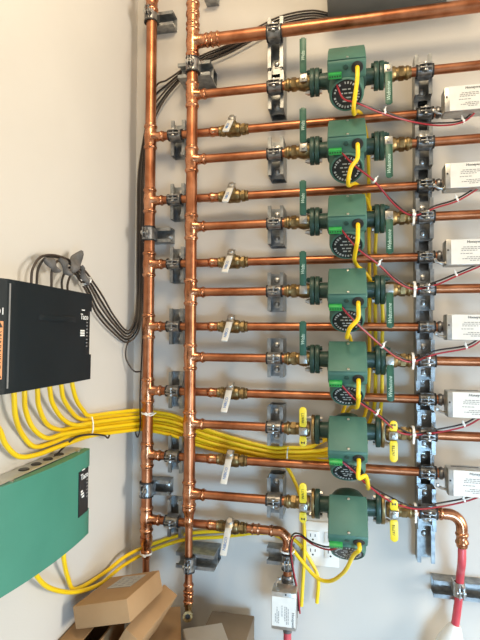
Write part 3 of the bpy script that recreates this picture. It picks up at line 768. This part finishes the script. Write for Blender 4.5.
cable(pB, RC, 'yellow_jacket', 'power_cable', 'yellow power cable from the green box, its end hanging by the outlet plate', 'cable', 'yellow power cables')
# ties on the yellow bundle
def flat_tie(c, d, up, h, t, label, m='white_plastic'):
    """an oval tie round a flat bundle: h half height along up, t half thickness"""
    d = V(d).normalized(); up = V(up).normalized(); nn = d.cross(up).normalized(); mb = MB()
    pts = [V(c)+up*(h*math.sin(a))*(1 if abs(math.sin(a)) < .9 else 1)+nn*(t*math.cos(a)) for a in [2*PI*i/24 for i in range(25)]]
    mb.tube(pts, .0016, 6, smooth=False)
    return tag(mb.build('cable_tie', m), label, 'cable tie', 'white cable ties')
c = (atx(88, 437, .011)+atx(88, 415, .011))/2
flat_tie(c+V((.001, 0, 0)), V((0, 1, .1)), (0, 0, 1), .029, .0125, 'white tie round the yellow cables on the left wall below the dark box')
flat_tie(at(288, 456.5, -.028), V((1, 0, -.1)), (0, 0, 1), .024, .022, 'white tie round the yellow bundle crossing the lowest long return pipe')
q = V((XL, YR, at(148, 413, YR).z))
mb = MB(); mb.ring(q+V((0, 0, -.0022)), q+V((0, 0, .0022)), R1+.0008, R1+.0026, 20)
M_ = Mx.Rotation(.45, 3, 'Y')
mb.box(q+V((.004, -R1-.0040, 0)), (.010, .005, .007), M_, .001); mb.tube([q+V((.006, -R1-.005, 0)), q+V((.018, -R1-.004, -.004)), q+V((.030, -R1+.004, .004))], .0012, 6)
tag(mb.build('cable_tie', 'white_plastic'), 'white tie round the left copper riser over the yellow cables', 'cable tie', 'white cable ties')
q = V((XL, YR, at(147, 553, YR).z))
mb = MB(); mb.ring(q+V((0, 0, -.0022)), q+V((0, 0, .0022)), .0152, .0170, 20); mb.box(q+V((.003, -.0190, 0)), (.009, .005, .006), M_, .001)
mb.tube([q+V((.004, -.020, 0)), q+V((.014, -.022, .004)), q+V((.024, -.018, .010))], .0012, 6)
tag(mb.build('cable_tie', 'white_plastic'), 'white tie round the thin lower end of the left riser above the cartons', 'cable tie', 'white cable ties')

# ------------------------------------------------------------------ dark thermostat cables: behind the thick pipe, down the corner, to the dark box
DZC = atx(92.5, 335.5, .050).z            # dark box centre height
for i in range(5):
    ly = -.0055 if i % 2 else -.0125
    lx = .0055 if i % 2 else .0125
    top = [at(331, 14+i*2.2, ly), at(312, 10.5+i*2.6, ly), at(285, 15+i*2.8, ly), at(262, 25+i*2.6, ly), at(232, 43+i*2.1, ly), at(205, 54+i*2.3, ly), at(190, 62+i*2.3, ly), at(180, 71+i*2.4, ly),
           at(167-i*1.0, 80+i*5.5, ly), at(155-i*1.0, 88+i*10, ly), at(146-i*.2, 126+i*6, ly), at(138.6+i*1.3, 172, ly), at(137.6+i*1.3, 215, ly), at(137.3+i*1.3, 262, ly)]
    low = [at(137.2+i*1.2, 296, ly-.003), at(135.0+i*1.0, 318+i*2.8, -.034 if i % 2 else -.042), atx(127.5, 335+i*2.8-4, lx), atx(114, 316+i*4.4, lx), atx(103-i*1.5, 297+i*4.4, lx), atx(93-i*1.5, 282+i*2.6, lx), atx(82-i*1.5, 268+i*1.7, lx)]
    ends = [[(62, 257, .016), (43, 256, .02), (33, 268, .026), 31], [(66, 260, .018), (48, 257, .02), (38.5, 268, .026), 36.5], [(68, 263, .016), (58, 261, .02), (52, 270, .026), 51.5],
            [(72, 267, .018), (66, 271, .02), (62, 280, .026), 62], [(72, 273, .016), (69, 279, .02), (67.5, 285, .026), 67.5]][i]
    ex_ = [atx(q[0], q[1], q[2]+(0 if i % 2 else .006)) for q in ends[:3]] + [V((.030, atx(ends[3], 288, .030).y, DZC+.0955))]
    cable(top+low+ex_, .0025, 'dark_jacket' if i % 2 else 'brown_jacket', 'thermostat_cable',
          'thin dark cable bundled behind the thick top pipe and down the wall corner', 'cable', 'dark thermostat cables', 6, 8)
pts = [at(143.8, 205, -.022), at(143.5, 255, -.022), at(143.5, 300, -.024), at(142, 350, -.030), at(140.0, 395, -.040), at(140.3, 420, -.044), at(139.6, 431, -.044), at(137.5, 437, -.044), at(135.8, 433, -.036), at(136.2, 424, -.012), at(137.0, 414, -.005)]
cable(pts, .0020, 'black_wire', 'loose_wire', 'thin black wire hanging down the corner with a loop below the yellow cables', 'wire')
pts = [atx(129.5, 338, .013), atx(126, 349, .012), atx(126.5, 360, .012), at(134, 371, -.06), at(141, 371.5, -.016)]
cable(pts, .0022, 'brown_jacket', 'thermostat_cable', 'short dark cable dipping from the bundle to the corner at mid height', 'cable')
pts = [atx(40, 466, .022), atx(52, 459, .020), atx(64, 447, .018), atx(76, 437, .024), atx(92, 434.5, .028), atx(104, 435.5, .022), atx(108, 438, .018), atx(110, 433, .014)]
cable(pts, .0022, 'black_wire', 'loose_wire', 'thin black wire curling under the yellow cables above the green box', 'wire')
# torn grey cable sleeves
def sleeve(c, du, dv, n, L, W, curl, label, seed):
    rnd = random.Random(seed); mb = MB(); nu, nv = 10, 6; vs = []
    du, dv, n = V(du).normalized(), V(dv).normalized(), V(n).normalized()
    for sd in (0, 1):
        for i in range(nu+1):
            for j in range(nv+1):
                u = i/nu-.5; v = j/nv-.5; w = W*(1-.75*abs(2*u)**1.6)
                ph = rnd.uniform(-.0012, .0012) if sd == 0 else 0
                q = V(c)+du*(u*L)+dv*(v*w)+n*(curl*(1-(2*v)**2)+.004*math.sin(u*9+seed)+(0 if sd else .0016)+ph)
                vs.append(q)
    f = []; N = (nu+1)*(nv+1)
    for i in range(nu):
        for j in range(nv):
            a = i*(nv+1)+j; f.append((a, a+1, a+nv+2, a+nv+1)); f.append((N+a, N+a+nv+1, N+a+nv+2, N+a+1))
    for i in range(nu):
        for j in (0, nv):
            a = i*(nv+1)+j; f.append((a, a+nv+1, N+a+nv+1, N+a))
    for j in range(nv):
        for i in (0, nu):
            a = i*(nv+1)+j; f.append((a, a+1, N+a+1, N+a))
    mb.add(vs, f); return tag(mb.build('cable_sleeve', 'grey_sleeve', angle=60), label, 'cable sleeve', 'torn grey cable sleeves')
SL = [((52, 265, .034), (0, .9, -.35), .054, .024, 'torn grey cable sleeve spread over the brown loops, leftmost of four'),
      ((65, 267, .040), (0, .75, -.65), .048, .022, 'torn grey cable sleeve between two others above the dark control box'),
      ((76, 262, .034), (0, .55, .8), .060, .030, 'torn grey cable sleeve standing highest above the dark control box'),
      ((84, 276, .034), (0, .6, -.75), .052, .018, 'torn grey cable sleeve lowest of four, beside the white tie')]
for i, (p, du, L, W, lab) in enumerate(SL):
    du = V(du).normalized(); n = V((1, -.35, .15)).normalized(); dv = n.cross(du)
    sleeve(atx(*p), du, dv, n, L, W, .0045, lab, i+2)
tie(atx(85.5, 281, .024), (0, .6, -.7), .0125, 'white tie round the dark cables beside the torn grey sleeves')

# ------------------------------------------------------------------ control boxes on the left wall
def control_box(px, pyc, pfold, XR, XM, XF, tilt, label, mcov, mlabel_txt, green):
    yr = atx(px, pyc, .0555).y
    c = atx(px, pyc, .050); H = .181 if green else .185
    FD = yr-atx(pfold, pyc, XF).y
    front_x = lambda t: XR*(1-t)*(1-2*t)+4*XM*t*(1-t)+XF*t*(2*t-1)
    e = empty('control_box', (0, yr-.21, c.z-H/2), label, 'control box')
    o = V(e.location); e.rotation_euler = (tilt, 0, 0)
    mb = MB(); mb.box(V((.0190, yr-(FD+.095)/2, c.z+.001))-o, (.037, FD+.085, H+.001), None, .001)
    mb.build('back_plate', 'base_metal', e)
    def prof(y1):
        a = []
        ys = y1
        a.append((.0380, ys)); a.append((XR-.011, ys)); a.append((XR-.0035, ys-.002)); a.append((XR, ys-.007))
        for t in (.1, .25, .4, .55, .7, .85, 1.0):
            a.append((front_x(t), yr-.007-t*(FD-.007)))
        a.append((XF-.0012, yr-FD-.003)); a.append((XF-.020, yr-FD-.060)); a.append((.0400, yr-FD-.095)); a.append((.0380, yr-FD-.097))
        return a
    mb = MB(); n_ = .0075
    for z0, z1, y1 in ((-.5*H, -.21*H, yr), (-.21*H, .30*H, yr-n_), (.30*H, .5*H, yr)):
        M = frame((1, 0, 0), (0, 1, 0), (0, 0, 1), V((0, 0, c.z))-o)
        mb.prism(prof(y1), M, z0, z1)
    cov = mb.build('cover', mcov, e, angle=30)
    # top and bottom lips of the cover run back over the base
    mb = MB()
    mb.box(V((.030, yr-(FD+.09)/2, c.z-H/2+.003))-o, (.022, FD+.07, .004), None, .001)
    mb.build('lower_lip', mcov, cov)
    # label strip near the right edge
    sl = (front_x(.15)-front_x(.02))/(.13*(FD-.007)); tdir = V((-sl, 1, 0)).normalized(); nd = V((1, sl, 0)).normalized()
    off = .0370 if green else .0480; yy = yr-off; t_ = (off-.007)/(FD-.007); q = V((front_x(t_), yy, c.z+.045*H))-o
    Mr = Mx((tdir, (0, 0, 1), nd)).transposed()
    if green:
        MB().box(q, (.043, H*.51, .003), Mr).build('label_strip', 'black_plastic', e)
    lbm = [q_ for q_ in e.children if q_.name.startswith('label_strip')][0] if green else cov
    ms = 'print_white'
    Mt = frame(tdir, (0, 0, 1), nd, q+nd*.0018+tdir*.002+V((0, 0, .033)))
    text_mb('Taco', .0175, Mt, .0004).build('lettering', ms, lbm)
    mb = MB(); mb.box(q+nd*.0018+V((0, 0, .0475))-tdir*.004, (.013, .0022, .0007), Mr)
    if green:
        for i, w in enumerate((.008, .012, .010)): mb.box(q+nd*.0018+V((0, 0, .004-.006*i))-tdir*(.010-.003*i), (w, .0038, .0007), Mr)
    else:
        for i in range(3): mb.box(q+nd*.0018+V((0, 0, .004-.0048*i))-tdir*.006, (.019, .0034, .0007), Mr)
    mb.build('printed_lines', ms, lbm)
    mb = MB()
    for i in range(8 if not green else 6): mb.box(q+nd*.0018+V((0, 0, .022-.0072*i))+tdir*.0150, (.0060, .0022, .0007), Mr)
    mb.build('indicator', 'print_grey', lbm)
    for yy in (yr-.030, yr-FD+.03):
        mb = MB(); mb.lathe(V((.040, yy, c.z+H/2-.001))-o, (0, 0, 1), [(0, .005), (.002, .005), (.0035, .003)], 12); mb.build('cover_screw', 'zinc', cov)
    return e, o, c, yr, H, cov, XF
e, o, c, yr, H, cov, XF = control_box(92.5, 335.5, 6.5, .056, .066, .070, -.012, 'dark navy wall control box with yellow cables leaving its underside', 'enclosure_navy', '', False)
ys_ = yr-atx(6.5, 337, XF).y
FD = ys_; ys_ = yr-FD+.0035
MB().box(V((XF+.0002, ys_, c.z+.001))-o, (.0016, .0030, H*.915)).build('light_strip', 'print_grey', cov)
mb = MB(); mb.box(V((XF-.0018, ys_+.140, c.z+.034))-o, (.0012, .120, .011), None, .0004)
mb.build('raised_badge', 'enclosure_navy', cov)
dirp = V((.0188, .057, 0)).normalized(); nd = V((.057, -.0188, 0)).normalized()   # slanted left flank
qc = V((XF-.0012-.0188*.0155/.057, yr-FD-.0185, c.z-.022))-o
Mr = Mx((dirp, (0, 0, 1), nd)).transposed()
wl = MB().box(qc+nd*.0006, (.024, .092, .0012), Mr).build('warning_label', 'warning_orange', e)
text_mb('WARNING', .0100, frame((0, 0, -1), dirp, nd, qc+nd*.0014+dirp*.0055), .0003, 0, 1.25).build('lettering', 'print_black', wl)
mb = MB()
for zz in (-.040, .040):
    tri = [(-.0055, -.004), (.0055, -.004), (0, .006)]
    mb.prism(tri, frame(dirp, (0, 0, 1), nd, qc+nd*.0012+dirp*.0055+V((0, 0, zz))), 0, .0005)
mb.build('warning_triangle', 'print_black', wl)
mb = MB(); mb.ring(qc+nd*.0006+V((0, 0, .062)), qc+nd*.0014+V((0, 0, .062)), .0045, .0065, 18)
mb.box(qc+nd*.001+V((0, 0, .062))+dirp*.0105, (.0016, .011, .0008), Mr)
mb.build('logo', 'print_white', cov)
e, o, c, yr, H, cov, XF = control_box(91, 488.3, 2, .055, .0605, .046, 0, 'green wall control box below the dark one, with black label strip', 'enclosure_green', '', True)
ys_ = atx(2.5, 540, XF).y
for px in (24, 36.4, 48, 59):
    p = atx(px, 462, .018)
    mb = MB(); mb.lathe(V((.0210, atx(px, 467-(px-24)*.4, .0210).y, c.z+H/2+.0012))-o, (0, 0, 1), [(0, .0098), (.0012, .0098), (.0024, .0085)], 18)
    mb.build('knockout', 'black_plastic', e)

# ------------------------------------------------------------------ grey enclosure above, outlet plate below
a = at(328, 19.5, 0); b = at(446, 11, 0)
e = empty('junction_enclosure', ((a.x+b.x)/2, -.075, a.z), 'grey metal enclosure on the back wall at the top edge, its underside showing', 'electrical box')
w = b.x-a.x
MB().box((0, 0, .12), (w, .148, .24), None, .002).build('body', 'enclosure_grey', e)
mb = MB(); mb.box((0, -.077, .125), (w+.006, .006, .248), None, .0015); mb.build('front_cover', 'enclosure_grey', e)
for x in (-w*.46, w*.30): MB().lathe((x, -.062, .0), (0, 0, -1), [(0, .004), (.002, .004), (.003, .002)], 10).build('screw', 'zinc', e)
a = at(305, 520, 0); b = at(339, 567, 0)
e = empty('outlet_plate', ((a.x+b.x)/2, 0, (a.z+b.z)/2), 'white double outlet plate on the wall behind the lowest pump', 'outlet')
MB().box((0, -.0034, 0), (b.x-a.x, .006, a.z-b.z), None, .0018).build('plate', 'white_plastic', e)
for x in (-.023, .023):
    for z in (-.0195, .0195):
        mb = MB(); mb.box((x, -.0076, z), (.032, .003, .028), None, .001); f = mb.build('receptacle', 'white_plastic', e)
        mb = MB(); mb.box((x-.006, -.0093, z+.003), (.0022, .0006, .008)); mb.box((x+.006, -.0093, z+.003), (.0022, .0006, .0065)); mb.lathe((x, -.0090, z-.008), (0, -1, 0), [(0, .0025), (.0006, .0025)], 10)
        mb.build('slot', 'print_black', f)

# ------------------------------------------------------------------ cartons
def carton(name, label, loc, size, yaw, tilt=(0, 0), m='cardboard', tape=True, flap=False, lab=None, parts=True):
    e = empty(name, loc, label, 'carton', 'cardboard cartons'); e.rotation_euler = (tilt[0], tilt[1], yaw)
    w, d, h = size
    MB().box((0, 0, h/2), size, None, .0025).build('box_body', m, e)
    if tape:
        MB().box((0, 0, h+.0004), (w*.98, .038, .0008)).build('tape', 'carton_tape', e)
    if lab:
        x, y, lw, ld, a = lab
        l = MB().box((x, y, h+.0006), (lw, ld, .0012), Mx.Rotation(a, 3, 'Z')).build('paper_label', 'paper_grey', e)
        mb = MB(); rnd = random.Random(2)
        for i in range(6):
            for jx in range(3):
                wv = rnd.uniform(.3, .9)*lw*.28
                mb.box(V((x, y, h+.0014))+Mx.Rotation(a, 3, 'Z') @ V((-lw*.3+jx*lw*.3, ld*(.36-.14*i), 0)), (wv, ld*.04, .0004), Mx.Rotation(a, 3, 'Z'))
        mb.build('printed_lines', 'print_grey', l)
    return e
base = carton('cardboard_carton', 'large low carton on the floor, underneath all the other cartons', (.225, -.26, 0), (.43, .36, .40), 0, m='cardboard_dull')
carton('cardboard_carton', 'tan carton on top of the pile in the corner, with a paper label', (.1086, -.2849, .6249), (.1316, .1595, .0464), -.035, (-.0969, -.2568), tape=False, lab=(.006, .028, .064, .066, -.10))
c2 = V((.1139, -.1366, .4786)); c2 = CAM+(c2-CAM)*.9
carton('cardboard_carton', 'tan carton standing tilted on edge under the labelled carton', c2, (.108, .1876, .0422), -.0825, (.0018, -1.0331), tape=False)
p0, p1 = atz(180.5, 606, .50), atz(181.5, 646, .50)
dv_ = (p1-p0).normalized(); yaw = math.atan2(-dv_.x, dv_.y)+PI; lv = V((-dv_.y, dv_.x, 0))
if lv.x > 0: lv = -lv
w3, d3 = .125, (p1-p0).length
cc = (p0+p1)/2+lv*w3/2
carton('cardboard_carton', 'plain brown carton lying flat beside the drain valve, under the tilted carton', (cc.x, cc.y, .401), (w3, d3, .099), yaw, tape=False)
e = empty('cardboard_carton', (.046, -.315, .401), 'open carton with folded flaps against the left wall, under the labelled carton', 'carton', 'cardboard cartons')
hx, hy, hz = .042, .085, .190; t_ = .0018
mb = MB()
for s in (-1, 1):
    mb.box((s*hx, 0, hz/2), (t_*2, hy*2, hz)); mb.box((0, s*hy, hz/2), (hx*2, t_*2, hz))
mb.box((0, 0, .003), (hx*2, hy*2, .004)); mb.build('box_body', 'cardboard', e)
MB().box((-.016, .004, hz+.0012), (.050, hy*1.75, .0022), Mx.Rotation(-.03, 3, 'Y'), .0006).build('flap', 'cardboard', e)
MB().box((.005, -hy+.024, hz-.006), (hx*1.7, .050, .0022), Mx.Rotation(-.12, 3, 'X'), .0006).build('flap', 'cardboard', e)
zF = at(212, 610, -.030).z
a, b = atz(212, 610, zF), atz(254, 617, zF)
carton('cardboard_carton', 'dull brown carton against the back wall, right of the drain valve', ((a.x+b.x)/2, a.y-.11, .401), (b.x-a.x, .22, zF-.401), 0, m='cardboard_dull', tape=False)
zE = zF+.022
a, b = atz(183, 628, zE), atz(222, 622, zE)
ex_ = (b-a).normalized(); yv = V((ex_.y, -ex_.x, 0)); w_ = (b-a).length
cc = (a+b)/2+yv*.08
carton('flat_carton', 'pale grey flat carton lid lying on the dull brown carton', (cc.x, cc.y, zF+.001), (w_, .16, .020), math.atan2(ex_.y, ex_.x), m='paper_grey', tape=False)

# ------------------------------------------------------------------ light
def area(name, loc, target, size, power, col, sy=None):
    l = bpy.data.lights.new(name, 'AREA'); l.energy = power; l.color = col; l.size = size
    if sy: l.shape = 'RECTANGLE'; l.size_y = sy
    o = bpy.data.objects.new(name, l); COL.objects.link(o); o.location = loc
    d = V(target)-V(loc); o.rotation_euler = d.to_track_quat('-Z', 'Y').to_euler(); return o
area('assumed_ceiling_lamp', (0.50, -1.0, 2.5), (0.4, -.3, 1.2), 0.30, 8, (1.0, .78, .50))  # assumed warm overhead lamp, out of view; no fixture built
dl = area('added_low_fill', (1.55, -2.3, .35), (0.62, 0, .30), 0.8, 7.5, (.40, .70, 1.0), 0.7)  # added cool fill on the lower wall: assumed daylight, no door built
dl.data.spread = math.radians(75)
area('added_side_fill', (3.1, -1.15, 1.25), (0.0, -.65, 1.05), 0.9, 52, (1.0, .94, .82), 0.9)  # added fill from the right, assumed daylight; that wall has no window
w = bpy.data.worlds.new('world'); S.world = w; w.use_nodes = True
w.node_tree.nodes['Background'].inputs['Color'].default_value = (1.0, .96, .89, 1)
w.node_tree.nodes['Background'].inputs['Strength'].default_value = 0.38
S.view_settings.view_transform = 'Standard'; S.view_settings.look = 'None'; S.view_settings.gamma = 1; S.view_settings.exposure = 0.42
S.view_settings.use_curve_mapping = False
